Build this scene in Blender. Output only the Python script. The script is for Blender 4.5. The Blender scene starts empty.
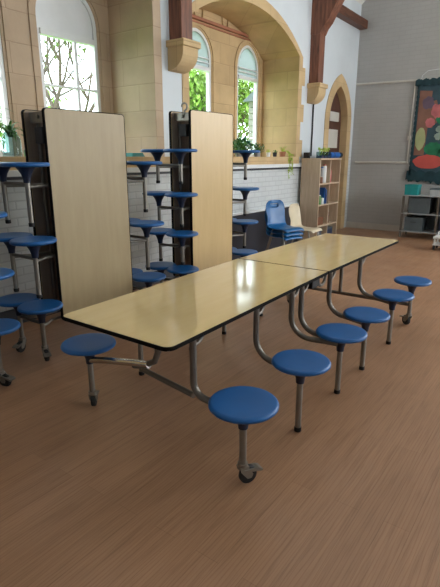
import bpy, bmesh, math, random
from math import pi, sin, cos, tan, atan2, sqrt
from mathutils import Vector, Matrix
random.seed(7)
SC = bpy.context.scene
COL = SC.collection
V = Vector

# ------------------------------------------------------------------ materials
def srgb(r, g, b):
    f = lambda c: (c/255/12.92) if c/255 <= .04045 else ((c/255+.055)/1.055)**2.4
    return (f(r), f(g), f(b), 1)
MATS = {}
def base(name):
    m = bpy.data.materials.new(name); m.use_nodes = True
    nt = m.node_tree; b = nt.nodes['Principled BSDF']
    MATS[name] = m
    return m, nt, b
def N(nt, typ, **kw):
    n = nt.nodes.new(typ)
    for k, v in kw.items(): setattr(n, k, v)
    return n
def ramp(nt, fac, stops):
    r = N(nt, 'ShaderNodeValToRGB'); el = r.color_ramp.elements
    while len(el) < len(stops): el.new(.5)
    for e, (p, c) in zip(el, stops): e.position = p; e.color = c
    nt.links.new(fac, r.inputs['Fac']); return r.outputs['Color']
def mixc(nt, fac, a, b, typ='MIX'):
    m = N(nt, 'ShaderNodeMix', data_type='RGBA', blend_type=typ)
    if isinstance(fac, (int, float)): m.inputs[0].default_value = fac
    else: nt.links.new(fac, m.inputs[0])
    for i, s in ((6, a), (7, b)):
        if isinstance(s, tuple): m.inputs[i].default_value = s
        else: nt.links.new(s, m.inputs[i])
    return m.outputs[2]
def shade(c, k): return (c[0]*k, c[1]*k, c[2]*k, 1)
def coords(nt, ux, uy, uz, vx, vy, vz):
    """linear combination of world-like object coordinates as (u, v, 0)"""
    tc = N(nt, 'ShaderNodeTexCoord'); o = tc.outputs['Object']
    outs = []
    for w in ((ux, uy, uz), (vx, vy, vz)):
        d = N(nt, 'ShaderNodeVectorMath', operation='DOT_PRODUCT')
        nt.links.new(o, d.inputs[0]); d.inputs[1].default_value = w
        outs.append(d.outputs['Value'])
    c = N(nt, 'ShaderNodeCombineXYZ')
    nt.links.new(outs[0], c.inputs[0]); nt.links.new(outs[1], c.inputs[1])
    return c.outputs[0], o
def noise(nt, vec, scale, detail=3, rough=.5):
    n = N(nt, 'ShaderNodeTexNoise'); n.inputs['Scale'].default_value = scale
    n.inputs['Detail'].default_value = detail; n.inputs['Roughness'].default_value = rough
    if vec is not None: nt.links.new(vec, n.inputs['Vector'])
    return n.outputs['Fac']
def bump(nt, b, h, strength=.3, dist=.01):
    n = N(nt, 'ShaderNodeBump'); n.inputs['Strength'].default_value = strength
    n.inputs['Distance'].default_value = dist
    nt.links.new(h, n.inputs['Height']); nt.links.new(n.outputs[0], b.inputs['Normal'])
def plain(name, col, rough=.5, metal=0, var=.12, scale=6, bmp=0, spec=None):
    m, nt, b = base(name)
    tc = N(nt, 'ShaderNodeTexCoord')
    f = noise(nt, tc.outputs['Object'], scale)
    c = ramp(nt, f, [(.3, shade(col, 1-var)), (.7, shade(col, 1+var))])
    nt.links.new(c, b.inputs['Base Color'])
    b.inputs['Roughness'].default_value = rough; b.inputs['Metallic'].default_value = metal
    if spec is not None: b.inputs['Specular IOR Level'].default_value = spec
    if bmp: bump(nt, b, noise(nt, tc.outputs['Object'], scale*14), bmp, .004)
    return m
def brick_mat(name, u, v, c1, c2, cm, bw, bh, mortar, rough=.6, bstr=.5, blotch=.15):
    m, nt, b = base(name)
    vec, o = coords(nt, *u, *v)
    t = N(nt, 'ShaderNodeTexBrick')
    nt.links.new(vec, t.inputs['Vector'])
    t.inputs['Scale'].default_value = 1; t.inputs['Brick Width'].default_value = bw
    t.inputs['Row Height'].default_value = bh; t.inputs['Mortar Size'].default_value = mortar
    t.inputs['Mortar Smooth'].default_value = .6
    t.inputs['Color1'].default_value = c1; t.inputs['Color2'].default_value = c2; t.inputs['Mortar'].default_value = cm
    n = noise(nt, o, 2.3, 5)
    bl = ramp(nt, n, [(.3, (1-blotch, 1-blotch, 1-blotch, 1)), (.7, (1, 1, 1, 1))])
    nt.links.new(mixc(nt, 1.0, t.outputs['Color'], bl, 'MULTIPLY'), b.inputs['Base Color'])
    b.inputs['Roughness'].default_value = rough
    inv = N(nt, 'ShaderNodeMath', operation='SUBTRACT'); inv.inputs[0].default_value = 1
    nt.links.new(t.outputs['Fac'], inv.inputs[1])
    ad = N(nt, 'ShaderNodeMath', operation='MULTIPLY_ADD'); ad.inputs[1].default_value = .25
    nt.links.new(noise(nt, o, 30, 4), ad.inputs[0]); nt.links.new(inv.outputs[0], ad.inputs[2])
    bump(nt, b, ad.outputs[0], bstr, .012)
    return m
def wood(name, c1, c2, rough, axis, scale=1.0, stretch=14, coat=0):
    m, nt, b = base(name)
    tc = N(nt, 'ShaderNodeTexCoord'); mp = N(nt, 'ShaderNodeMapping')
    s = [stretch]*3; s[axis] = 1.2
    mp.inputs['Scale'].default_value = [x*scale for x in s]
    nt.links.new(tc.outputs['Object'], mp.inputs['Vector'])
    f = noise(nt, mp.outputs[0], 2.2, 6, .62)
    nt.links.new(ramp(nt, f, [(.32, c1), (.68, c2)]), b.inputs['Base Color'])
    b.inputs['Roughness'].default_value = rough
    b.inputs['Coat Weight'].default_value = coat; b.inputs['Coat Roughness'].default_value = .12
    return m

def floor_mat():
    m, nt, b = base('oak_vinyl')
    vec, o = coords(nt, 0, 1, 0, 1, 0, 0)
    t = N(nt, 'ShaderNodeTexBrick'); nt.links.new(vec, t.inputs['Vector'])
    t.inputs['Scale'].default_value = 1; t.inputs['Brick Width'].default_value = 1.25
    t.inputs['Row Height'].default_value = .115; t.inputs['Mortar Size'].default_value = .0012
    t.inputs['Color1'].default_value = srgb(162, 124, 95); t.inputs['Color2'].default_value = srgb(171, 132, 102)
    t.inputs['Mortar'].default_value = srgb(148, 112, 84)
    mp = N(nt, 'ShaderNodeMapping'); mp.inputs['Scale'].default_value = (26, 1.5, 1)
    nt.links.new(o, mp.inputs['Vector'])
    g = noise(nt, mp.outputs[0], 1.6, 7, .65)
    gr = ramp(nt, g, [(.33, (.74, .69, .65, 1)), (.5, (.96, .94, .93, 1)), (.72, (1.10, 1.08, 1.05, 1))])
    c = mixc(nt, .85, t.outputs['Color'], gr, 'MULTIPLY')
    # cathedral grain: distorted rings along the plank
    mp2 = N(nt, 'ShaderNodeMapping'); mp2.inputs['Scale'].default_value = (9, .7, 1)
    nt.links.new(o, mp2.inputs['Vector'])
    w = N(nt, 'ShaderNodeTexWave', wave_type='BANDS', bands_direction='X')
    w.inputs['Scale'].default_value = 2.2; w.inputs['Distortion'].default_value = 9; w.inputs['Detail'].default_value = 2.5
    w.inputs['Detail Scale'].default_value = .8
    nt.links.new(mp2.outputs[0], w.inputs['Vector'])
    wr = ramp(nt, w.outputs['Fac'], [(.0, (.74, .68, .62, 1)), (.22, (1, 1, 1, 1))])
    c = mixc(nt, .55, c, wr, 'MULTIPLY')
    sc = noise(nt, o, 1.1, 4)
    c = mixc(nt, .6, c, ramp(nt, sc, [(.3, (.82, .80, .78, 1)), (.7, (1.05, 1.05, 1.05, 1))]), 'MULTIPLY')
    nt.links.new(c, b.inputs['Base Color'])
    rr = N(nt, 'ShaderNodeMapRange'); rr.inputs['To Min'].default_value = .24; rr.inputs['To Max'].default_value = .46
    nt.links.new(noise(nt, o, 3.5, 5), rr.inputs['Value']); nt.links.new(rr.outputs[0], b.inputs['Roughness'])
    bump(nt, b, g, .12, .003)
    return m
floor_mat()

WHITE = srgb(214, 218, 218)
brick_mat('white_brick', (0, 1, 0), (0, 0, 1), srgb(208, 214, 216), srgb(203, 209, 212), srgb(190, 196, 200), .22, .078, .010, .5, .28, .08)
brick_mat('grey_brick', (1, 0, 0), (0, 0, 1), srgb(180, 180, 178), srgb(178, 178, 176), srgb(174, 174, 172), .225, .078, .009, .55, .22, .06)
brick_mat('sandstone', (1, 1, 0), (0, 0, 1), srgb(214, 186, 141), srgb(205, 176, 132), srgb(196, 168, 127), .52, .30, .008, .85, .35, .25)
brick_mat('grey_sandstone', (1, 1, 0), (0, 0, 1), srgb(200, 178, 153), srgb(192, 170, 145), srgb(183, 161, 137), .52, .30, .008, .85, .35, .2)
plain('plaster', srgb(208, 216, 222), .7, 0, .05, 1.5, .15)
plain('ceiling_white', srgb(226, 226, 222), .8, 0, .04, 1.2)
plain('terracotta', srgb(160, 104, 78), .7, 0, .15, 5)
plain('white_paint', srgb(222, 226, 228), .35, 0, .03)
plain('skirting_paint', srgb(196, 192, 184), .45, 0, .05)
plain('dark_dado', srgb(44, 48, 58), .4, 0, .15, 3)
plain('conduit', srgb(205, 202, 194), .45, 0, .04)
wood('beam', srgb(86, 52, 38), srgb(140, 88, 64), .55, 2, 1, 12)
wood('beam_long', srgb(70, 42, 30), srgb(116, 72, 52), .55, 1, 1, 12)
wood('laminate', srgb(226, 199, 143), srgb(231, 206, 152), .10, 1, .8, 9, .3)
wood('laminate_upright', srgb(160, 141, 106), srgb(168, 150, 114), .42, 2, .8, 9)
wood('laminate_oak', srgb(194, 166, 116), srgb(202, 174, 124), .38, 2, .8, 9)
wood('underside', srgb(128, 114, 102), srgb(142, 128, 114), .6, 2)
wood('bookcase_wood', srgb(186, 164, 140), srgb(206, 186, 160), .45, 2, 1, 10)
plain('black_edge', srgb(18, 16, 16), .8, spec=.1)
plain('blue_plastic', srgb(12, 88, 152), .42, 0, .05, 4)
plain('dark_blue_plastic', srgb(14, 30, 56), .45, 0, .06)
plain('chair_blue', srgb(12, 92, 150), .35, 0, .05)
plain('cream_plastic', srgb(210, 198, 172), .4, 0, .05)
plain('steel_tube', srgb(140, 136, 128), .36, .75, .08, 9)
plain('dark_tube', srgb(112, 106, 98), .4, .55, .1, 9)
plain('chrome', srgb(200, 200, 202), .18, 1, .03)
plain('rubber', srgb(28, 28, 30), .7)
plain('wheel_grey', srgb(64, 64, 66), .5)
plain('red_door', srgb(86, 56, 46), .5)
plain('leaf_green', srgb(70, 122, 52), .5, 0, .45, 9)
plain('leaf_teal', srgb(60, 128, 100), .5, 0, .35, 9)
plain('leaf_bright', srgb(126, 158, 66), .6, 0, .4, 2)
plain('leaf_pale', srgb(92, 114, 46), .6, 0, .3, 2)
plain('leaf_lime', srgb(170, 196, 70), .5, 0, .2, 9)
plain('bark', srgb(92, 80, 70), .9, 0, .2)
plain('grass', srgb(120, 160, 70), .9, 0, .3, 2)
plain('soil', srgb(60, 46, 36), .95)
plain('pot_grey', srgb(150, 150, 150), .6)
plain('pot_blue', srgb(60, 84, 130), .4)
plain('pot_terracotta', srgb(168, 112, 84), .7)
plain('shed_wood', srgb(128, 126, 120), .8, 0, .1)
plain('teal', srgb(22, 140, 140), .5)
plain('navy', srgb(34, 46, 70), .45)
plain('bin_grey', srgb(84, 94, 98), .5)
plain('white_plastic', srgb(222, 224, 222), .4)
plain('pale_grey', srgb(170, 174, 176), .5)
plain('tin_blue', srgb(30, 92, 168), .4)
plain('tin_cream', srgb(214, 200, 176), .4)
plain('tin_brown', srgb(124, 84, 62), .5)
plain('tin_green', srgb(96, 140, 84), .5)
plain('paper_brown', srgb(136, 100, 86), .9, 0, .15, 5)
plain('paper_mauve', srgb(104, 88, 104), .9, 0, .15, 5)
plain('paper_pink', srgb(190, 110, 112), .9, 0, .2, 7)
plain('paper_salmon', srgb(196, 88, 80), .9, 0, .1, 5)
plain('paper_lime', srgb(172, 178, 130), .9, 0, .1, 5)
plain('paper_green', srgb(42, 120, 84), .9, 0, .25, 7)
plain('paper_grey', srgb(142, 160, 150), .9, 0, .2, 9)
plain('paper_teal', srgb(30, 62, 70), .8, 0, .3, 9)
plain('paper_blue', srgb(58, 82, 92), .9, 0, .2, 6)
plain('paper_white', srgb(224, 222, 214), .8, 0, .05)
def glass_mat(name, tint, rough, fac):
    m, nt, b = base(name); nt.nodes.remove(b)
    out = nt.nodes['Material Output']
    t = N(nt, 'ShaderNodeBsdfTransparent'); t.inputs[0].default_value = tint
    g = N(nt, 'ShaderNodeBsdfGlossy'); g.inputs['Roughness'].default_value = rough
    lw = N(nt, 'ShaderNodeLayerWeight'); lw.inputs['Blend'].default_value = .5
    pw = N(nt, 'ShaderNodeMath', operation='POWER'); pw.inputs[1].default_value = 4; nt.links.new(lw.outputs['Facing'], pw.inputs[0])
    fr = N(nt, 'ShaderNodeMath', operation='MULTIPLY_ADD'); fr.inputs[1].default_value = .6; fr.inputs[2].default_value = .03
    nt.links.new(pw.outputs[0], fr.inputs[0])
    mx = N(nt, 'ShaderNodeMixShader'); nt.links.new(fr.outputs[0], mx.inputs[0])
    nt.links.new(t.outputs[0], mx.inputs[1]); nt.links.new(g.outputs[0], mx.inputs[2])
    if fac:
        d = N(nt, 'ShaderNodeBsdfTranslucent'); d.inputs[0].default_value = tuple(fac*k for k in (.46, .48, .50))+(1,)
        m2 = N(nt, 'ShaderNodeMixShader'); m2.inputs[0].default_value = fac
        nt.links.new(mx.outputs[0], m2.inputs[1]); nt.links.new(d.outputs[0], m2.inputs[2]); mx = m2
    nt.links.new(mx.outputs[0], out.inputs['Surface'])
    return m
glass_mat('pane_glass', (.94, .97, .96, 1), .02, 0)
glass_mat('frosted_glass', (.64, .67, .70, 1), .1, .8)
glass_mat('jar_glass', (.82, .92, .92, 1), .05, .12)
M = MATS

# ------------------------------------------------------------------ mesh builder
class MB:
    def __init__(self): self.bm = bmesh.new()
    def _cap(self, r): self.bm.faces.new(r)
    def box(self, lo, hi, bev=0):
        lo = V(lo); hi = V(hi); bm = self.bm if not bev else bmesh.new()
        r = bmesh.ops.create_cube(bm, size=1)
        for v in r['verts']:
            v.co = V(((lo[i]+hi[i])/2 + v.co[i]*(hi[i]-lo[i]) for i in range(3)))
        if bev:
            bmesh.ops.bevel(bm, geom=bm.edges[:], offset=bev, segments=2, affect='EDGES', profile=.6)
            self._merge(bm)
        return self
    def _merge(self, bm, mat=None):
        if mat is not None: bmesh.ops.transform(bm, matrix=mat, verts=bm.verts)
        me = bpy.data.meshes.new('t'); bm.to_mesh(me); bm.free()
        self.bm.from_mesh(me); bpy.data.meshes.remove(me)
    def tube(self, pts, r, seg=12, closed=False):
        pts = [V(p) for p in pts]; n = len(pts); rs = r if isinstance(r, (list, tuple)) else [r]*n
        rings = []; prev = None
        for i, p in enumerate(pts):
            a = pts[i-1] if i > 0 else p; c = pts[i+1] if i < n-1 else p
            d = (c-a).normalized()
            if prev is None:
                u = d.orthogonal().normalized()
            else:
                u = (prev - d*prev.dot(d)).normalized()
            prev = u; w = d.cross(u)
            rings.append([self.bm.verts.new(p + (u*cos(2*pi*k/seg)+w*sin(2*pi*k/seg))*rs[i]) for k in range(seg)])
        for a, c in zip(rings, rings[1:]):
            for k in range(seg):
                self.bm.faces.new((a[k], a[(k+1) % seg], c[(k+1) % seg], c[k]))
        self.bm.faces.new(rings[0][::-1]); self.bm.faces.new(rings[-1])
        return self
    def lathe(self, prof, c=(0, 0, 0), seg=32, axis=2, cap=True):
        """prof: (r, h) bottom to top"""
        c = V(c); rings = []
        for r, h in prof:
            ring = []
            for k in range(seg):
                a = 2*pi*k/seg; x, y = r*cos(a), r*sin(a)
                o = V((x, y, h)) if axis == 2 else (V((h, x, y)) if axis == 0 else V((y, h, x)))
                ring.append(self.bm.verts.new(c+o))
            rings.append(ring)
        for a, b in zip(rings, rings[1:]):
            for k in range(seg):
                self.bm.faces.new((a[k], a[(k+1) % seg], b[(k+1) % seg], b[k]))
        if cap:
            self.bm.faces.new(rings[0][::-1]); self.bm.faces.new(rings[-1])
        return self
    def prism(self, poly, d0, d1, plane='yz'):
        """extrude a simple polygon between d0 and d1 along the axis that is left"""
        def P(a, b, d): return V((d, a, b)) if plane == 'yz' else (V((a, d, b)) if plane == 'xz' else V((a, b, d)))
        A = [self.bm.verts.new(P(a, b, d0)) for a, b in poly]; B = [self.bm.verts.new(P(a, b, d1)) for a, b in poly]
        n = len(poly)
        self.bm.faces.new(A[::-1]); self.bm.faces.new(B)
        for i in range(n): self.bm.faces.new((A[i], A[(i+1) % n], B[(i+1) % n], B[i]))
        return self
    def ring(self, outer, inner, d0, d1, plane='yz', closed=True):
        """frame between two outlines with the same number of points"""
        def P(q, d): a, b = q; return V((d, a, b)) if plane == 'yz' else (V((a, d, b)) if plane == 'xz' else V((a, b, d)))
        n = len(outer); L = [[self.bm.verts.new(P(q, d)) for q in o] for o in (outer, inner) for d in (d0, d1)]
        oa, ob, ia, ib = L
        for i in range(n if closed else n-1):
            j = (i+1) % n
            for q in ((oa[i], oa[j], ob[j], ob[i]), (ib[i], ib[j], ia[j], ia[i]), (ob[i], ob[j], ib[j], ib[i]), (ia[i], ia[j], oa[j], oa[i])):
                self.bm.faces.new(q)
        if not closed:
            for i in (0, n-1): self.bm.faces.new((oa[i], ob[i], ib[i], ia[i]))
        return self
    def sheet(self, poly_with_holes, d0, d1, plane='yz'):
        """plate with holes: outlines filled even-odd, given thickness"""
        cu = bpy.data.curves.new('t', 'CURVE'); cu.dimensions = '2D'; cu.fill_mode = 'BOTH'; cu.extrude = abs(d1-d0)/2
        for poly in poly_with_holes:
            s = cu.splines.new('POLY'); s.points.add(len(poly)-1); s.use_cyclic_u = True
            for p, (a, b) in zip(s.points, poly): p.co = (a, b, 0, 1)
        ob = bpy.data.objects.new('t', cu); COL.objects.link(ob)
        dg = bpy.context.evaluated_depsgraph_get(); dg.update()
        me = bpy.data.meshes.new_from_object(ob.evaluated_get(dg))
        bm = bmesh.new(); bm.from_mesh(me); mid = (d0+d1)/2
        for v in bm.verts:
            a, b, c = v.co
            v.co = V((mid+c, a, b)) if plane == 'yz' else (V((a, mid+c, b)) if plane == 'xz' else V((a, b, mid+c)))
        bpy.data.objects.remove(ob); bpy.data.curves.remove(cu); bpy.data.meshes.remove(me)
        bmesh.ops.remove_doubles(bm, verts=bm.verts, dist=1e-5)
        self._merge(bm); return self
    def build(self, name, mat, parent=None, smooth=False, loc=None, kind=None, ang=40):
        bmesh.ops.recalc_face_normals(self.bm, faces=self.bm.faces)
        me = bpy.data.meshes.new(name); self.bm.to_mesh(me); self.bm.free()
        me.materials.append(M[mat] if isinstance(mat, str) else mat)
        o = bpy.data.objects.new(name, me); COL.objects.link(o)
        if smooth:
            for p in me.polygons: p.use_smooth = True
            me.set_sharp_from_angle(angle=math.radians(ang))
        if parent: o.parent = parent
        if loc is not None: o.location = loc
        if kind: o['kind'] = kind
        return o
def tag(o, label, cat, group=None, kind=None):
    o['label'] = label; o['category'] = cat
    if group: o['group'] = group
    if kind: o['kind'] = kind
    return o
def thing(name, loc, label, cat, group=None, rz=0):
    o = bpy.data.objects.new(name, None); COL.objects.link(o); o.location = loc; o.rotation_euler.z = rz
    o.empty_display_size = .1
    return tag(o, label, cat, group)
def kids(o): return [c for c in bpy.data.objects if c.parent == o]
def copy_tree(o, parent=None, loc=None):
    c = o.copy(); COL.objects.link(c); c.parent = parent
    if loc is not None: c.location = loc
    for k in kids(o): copy_tree(k, c)
    return c
def struct(o): o['kind'] = 'structure'; return o

# ------------------------------------------------------------------ camera
cam = bpy.data.cameras.new('camera'); camo = bpy.data.objects.new('camera', cam); COL.objects.link(camo)
camo.location = (0, 0, 1.568); camo.rotation_euler = (pi/2-.2776, 0, .6302)
cam.sensor_fit = 'HORIZONTAL'; cam.sensor_width = 36; cam.lens = 479.48/440*36
cam.clip_start = .05; cam.clip_end = 200
SC.camera = camo

# ------------------------------------------------------------------ the room
XL, XR, YB, YF = -4.2, 4.2, -3.2, 10.72      # left wall, right wall, wall behind, end wall
SILL, LEDGE, PLATE = 1.57, 1.405, 4.25
XW = -4.92                                    # inner face of the wall that holds the lancets
struct(MB().box((XL-.9, YB-.2, -.12), (XR+.2, YF+.2, 0)).build('floor', 'oak_vinyl'))

def seg_arch(y0, y1, zb, spring, apex, n=20):
    """segmental arch outline from bottom left round to bottom right"""
    w = (y1-y0)/2; h = apex-spring; R = (w*w+h*h)/(2*h); cy = (y0+y1)/2; cz = apex-R; a = math.asin(w/R)
    return [(y0, zb)] + [(cy+R*sin(t), cz+R*cos(t)) for t in [-a+2*a*i/n for i in range(n+1)]] + [(y1, zb)]
def pointed(y0, y1, zb, spring, apex, n=10):
    """pointed (two-centred) arch outline"""
    w = y1-y0; h = apex-spring; cy = (y0+y1)/2
    R = ((w/2)**2+h*h)/w                      # circle through (y0,spring) and apex, tangent vertical at the spring
    a = math.asin(min(1, h/R))
    L = [(y0+R-R*cos(a*i/n), spring+R*sin(a*i/n)) for i in range(n+1)]
    Rr = [(y1-(p[0]-y0), p[1]) for p in L[::-1][1:]]
    return [(y0, zb)] + L + Rr + [(y1, zb)]
def grow(fn, args, d, zb): 
    y0, y1, b, s, a = args
    return fn(y0-d, y1+d, zb, s+.0, a+d*1.15)

R1 = (1.50, 4.45, SILL, 3.62, 4.0)           # the two window recesses
R2 = (5.08, 8.05, SILL, 3.22, 3.68)
D1 = (9.42, 10.36, 0, 2.25, 2.94)              # pointed door arch
rec1, rec2, dor = seg_arch(*R1), seg_arch(*R2), pointed(*D1)
b1, b2, bd = grow(seg_arch, R1, .13, SILL), grow(seg_arch, R2, .13, SILL), grow(pointed, D1, .20, 0)
# upper wall with the openings
bd_up = [(bd[0][0], SILL)] + bd[1:-1] + [(bd[-1][0], SILL)]
upper = [(YB, SILL)]
for ol in (b1, b2, bd_up): upper += ol
upper += [(YF, SILL), (YF, PLATE+.45), (YB, PLATE+.45)]
struct(MB().sheet([upper], XL-.35, XL).build('wall_left', 'plaster'))
struct(MB().box((XL-.35, YB, 0), (XL, 9.21, LEDGE)).box((XL-.35, 10.56, 0), (XL, YF, SILL)).box((XL-.35, 8.18, LEDGE), (XL, 9.21, SILL)).build('wall_left_dado', 'white_brick'))
# sill band and ledge
struct(MB().box((-5.0, YB, LEDGE+.03), (XL+.02, 8.18, SILL), .008).build('trim_1', 'sandstone'))
struct(MB().box((XL-.01, YB, LEDGE-.012), (XL+.05, 8.9, LEDGE+.045), .006).build('trim_2', 'white_paint'))
struct(MB().box((XL-.01, YB, LEDGE-.04), (XL+.03, 8.9, LEDGE-.012)).build('trim_3', 'dark_dado'))
# stone linings of the recesses (front border and reveals)
struct(MB().ring(b1, rec1, XW-.02, XL+.012, closed=False).build('trim_4', 'grey_sandstone'))
struct(MB().ring(b2, rec2, XW-.02, XL+.012, closed=False).build('trim_5', 'sandstone'))
struct(MB().ring(bd, dor, XL-.30, XL+.012, closed=False).build('trim_6', 'sandstone'))
# long and short quoins on the borders
q = MB()
for (yy, s) in ((R2[1]+.13, 1),):
    z = SILL; k = 0
    while z < 3.1:
        if k % 2 == 0:
            a, b = sorted((yy, yy+s*.11)); q.box((XL-.02, a, z), (XL+.010, b, z+.29))
        z += .3; k += 1
struct(q.build('trim_7', 'sandstone'))
# wall with the lancets, at the back of the recesses
LW = [(2.22, 3.02), (3.44, 4.26), (5.80, 6.52), (7.24, 7.92)]
lancets = [pointed(a, b, SILL, 3.02, 3.40) for a, b in LW]
outer = [(1.2, SILL), (8.4, SILL), (8.4, 4.2), (1.2, 4.2)]
def lwall(y0, y1, ls):
    o = [(y0, SILL)]
    for l in ls: o += l
    return MB().sheet([o+[(y1, SILL), (y1, 4.3), (y0, 4.3)]], XW-.085, XW)
struct(lwall(1.2, 4.75, lancets[:2]).build('wall_window', 'grey_sandstone'))
struct(lwall(4.75, 8.4, lancets[2:]).build('wall_window', 'sandstone'))
# hood mouldings round the lancets, the string course above and its ribs
for k, (a, b) in enumerate(LW):
    h = MB()
    h.ring(pointed(a-.09, b+.09, SILL, 3.02, 3.49), pointed(a-.03, b+.03, SILL, 3.02, 3.43), XW-.02, XW+.014, closed=False)
    struct(h.build('trim_8', 'sandstone' if k > 1 else 'grey_sandstone'))
struct(MB().box((XW-.02, 5.1, 3.50), (XW+.05, 8.04, 3.545), .01).box((XW-.02, 5.1, 3.46), (XW+.025, 8.04, 3.485), .005).build('trim_9', 'terracotta'))
rb = MB()
for cyy in (5.85, 6.55, 7.2):
    rb.tube([(XW+.01, cyy+.26*cos(t), 3.55+.34*sin(t)) for t in [pi*i/10 for i in range(11)]], .016, 8)
struct(rb.build('trim_10', 'sandstone'))
# lower dark panelling by the chairs
struct(MB().box((XL-.01, 5.3, 0), (XL+.025, 8.9, .70), .004).build('trim_11', 'dark_dado'))
struct(MB().box((XL-.01, 5.3, .70), (XL+.04, 8.9, .735), .004).build('trim_12', 'white_paint'))
struct(MB().box((XL-.01, YB, 0), (XL+.02, 5.3, .16), .004).build('baseboard_left', 'dark_dado'))
# end wall and gable, skirting
gable = [(XL-.05, 0), (XR+.05, 0), (XR+.05, PLATE+.5), (0, PLATE+4.5), (XL-.05, PLATE+.5)]
gw = [(.6, 1.9), (3.2, 1.9), (3.2, 4.3), (.6, 4.3)]
struct(MB().sheet([gable, gw], YF, YF+.3, 'xz').build('wall_end', 'grey_brick'))
struct(MB().box((XL+.01, YF-.025, 0), (XR, YF, .13), .006).build('baseboard_end', 'skirting_paint'))
struct(MB().prism([(XL-.05, 0), (XR+.05, 0), (XR+.05, PLATE+.5), (0, PLATE+4.5), (XL-.05, PLATE+.5)], YB-.2, YB, 'xz').build('wall_back', 'plaster'))
rw = [(YB, 0), (YF, 0), (YF, PLATE+.45), (YB, PLATE+.45)]
RWIN = [(2.6, 4.4), (6.0, 9.6)]
struct(MB().sheet([rw]+[[(a, 1.6), (b, 1.6), (b, 3.5), (a, 3.5)] for a, b in RWIN], XR, XR+.3).build('wall_right', 'plaster'))
ce = MB()
for s in (-1, 1):
    x0 = s*(XR+.35)
    a = [(x0, PLATE-.0), (0, PLATE+4.0+.32), (0, PLATE+4.0+.47), (x0, PLATE+.15)]
    ce.prism(a, YB-.2, YF+.3, 'xz')
struct(ce.build('ceiling', 'ceiling_white'))
# wall plate along the left wall
struct(MB().box((XL-.02, 8.6, PLATE-.14), (XL+.16, YF, PLATE+.02), .012).build('trim_13', 'beam_long'))
# conduit on the end wall
cd = MB(); yc = YF-.022
cd.tube([(XL+.02, yc, 3.06), (-2.5, yc, 3.03), (-1.9, yc, 3.02)], .022, 8)
cd.tube([(-2.96, yc, 3.03), (-2.965, yc, 1.46)], .016, 8)
cd.tube([(XL+.12, yc, 1.455), (-2.95, yc, 1.455)], .022, 8)
cd.box((-3.0, yc-.03, 1.9), (-2.93, yc+.02, 1.98), .006)
struct(cd.build('trim_14', 'conduit', smooth=True))
struct(MB().tube([(XL+.02, 8.66, 2.6), (XL+.02, 8.66, 1.58)], .014, 8).build('trim_15', 'rubber'))
# door leaf and what is seen through the arch
struct(MB().sheet([pointed(9.30, 10.50, 0, 2.25, 3.0)], XL-.20, XL-.14).build('door_1', 'red_door'))
struct(MB().box((XL-.142, 9.55, 1.75), (XL-.125, 10.2, 2.12), .004).box((XL-.142, 9.7, 2.28), (XL-.10, 10.15, 2.46), .004).build('door_panel', 'conduit'))
# ------------------------------------------------------------------ windows
def window(i, a, b, upper_mat, bar, transom):
    f = 'window_%d' % i
    x0, x1 = XW-.075, XW-.012
    e = .045
    out = pointed(a-.01, b+.01, SILL-.01, 3.02, 3.41); inn = pointed(a+e, b-e, SILL+e, 3.02, 3.40-e)
    m = MB().ring(out, inn, x0, x1)
    m.box((x0, a+e-.01, 2.84), (x1+.02, b-e+.01, 2.90), .004)            # transom of the top light
    if bar: m.box((x0+.01, a+(b-a)*bar-.018, SILL+e), (x1-.01, a+(b-a)*bar+.018, 2.85))
    if transom: m.box((x0+.015, a+e, transom-.012), (x1-.015, b-e, transom+.012))
    for zz in ((2.96, 3.02) if upper_mat == 'frosted_glass' else ()):
        m.box((x0+.02, a+e, zz-.008), (x1+.01, b-e, zz+.008))
    o = struct(m.build(f, 'white_paint'))
    g = MB().box((x0+.03, a+e-.01, SILL+e-.01), (x0+.036, b-e+.01, 2.85)).build('window_glass', 'pane_glass', o)
    tp = [(y, max(z, 2.88)) for y, z in pointed(a+e-.01, b-e+.01, 2.88, 3.02, 3.405-e)]
    MB().prism(tp, x0+.026, x0+.040).build('top_light', upper_mat, o)
window(1, *LW[0], 'white_paint', .62, 2.34)
window(2, *LW[1], 'white_paint', .62, 2.34)
window(3, *LW[2], 'frosted_glass', 0, 0)
window(4, *LW[3], 'frosted_glass', 0, 0)

# ------------------------------------------------------------------ roof posts on corbels
def post(y0, y1, depth, zc, label_side):
    t = thing('roof_post', (XL, (y0+y1)/2, zc), 'dark wooden roof post on stone corbel %s' % label_side, 'roof post', 'roof truss posts on the left wall')
    w = (y1-y0)/2
    p = MB().box((-.02, -w*.72, 0), (depth*.8, w*.72, 1.0), .01)
    MB_ = p.build('post', 'beam', t)
    # widening knee of the truss above the post
    k = MB().prism([(-.02, .82), (depth*.8, .82), (depth*.8+.05, .92), (depth*.8+.12, 1.0), (depth*.8+.75, 2.1), (-.02, 2.1)], -w*.8, w*.8, 'xz')
    k.build('knee_brace', 'beam', t)
    # corbel: block with a rounded under side, and a moulded cap
    prof = [(-.02, .02), (depth, .02), (depth, -.10)] + [(depth*cos(a), -.10-.20*sin(a)) for a in [pi/2*i/8 for i in range(9)]] + [(-.02, -.30)]
    c = MB().prism(prof, -w, w, 'xz'); c.build('corbel', 'sandstone', t)
    MB().box((-.02, -w-.025, -.045), (depth+.03, w+.025, .03), .012).build('corbel_cap', 'sandstone', t)
    return t
post(8.42, 8.72, .22, 2.80, 'to the right of the wide window arch')
post(4.70, 4.98, .24, 2.86, 'between the two window recesses')

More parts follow.
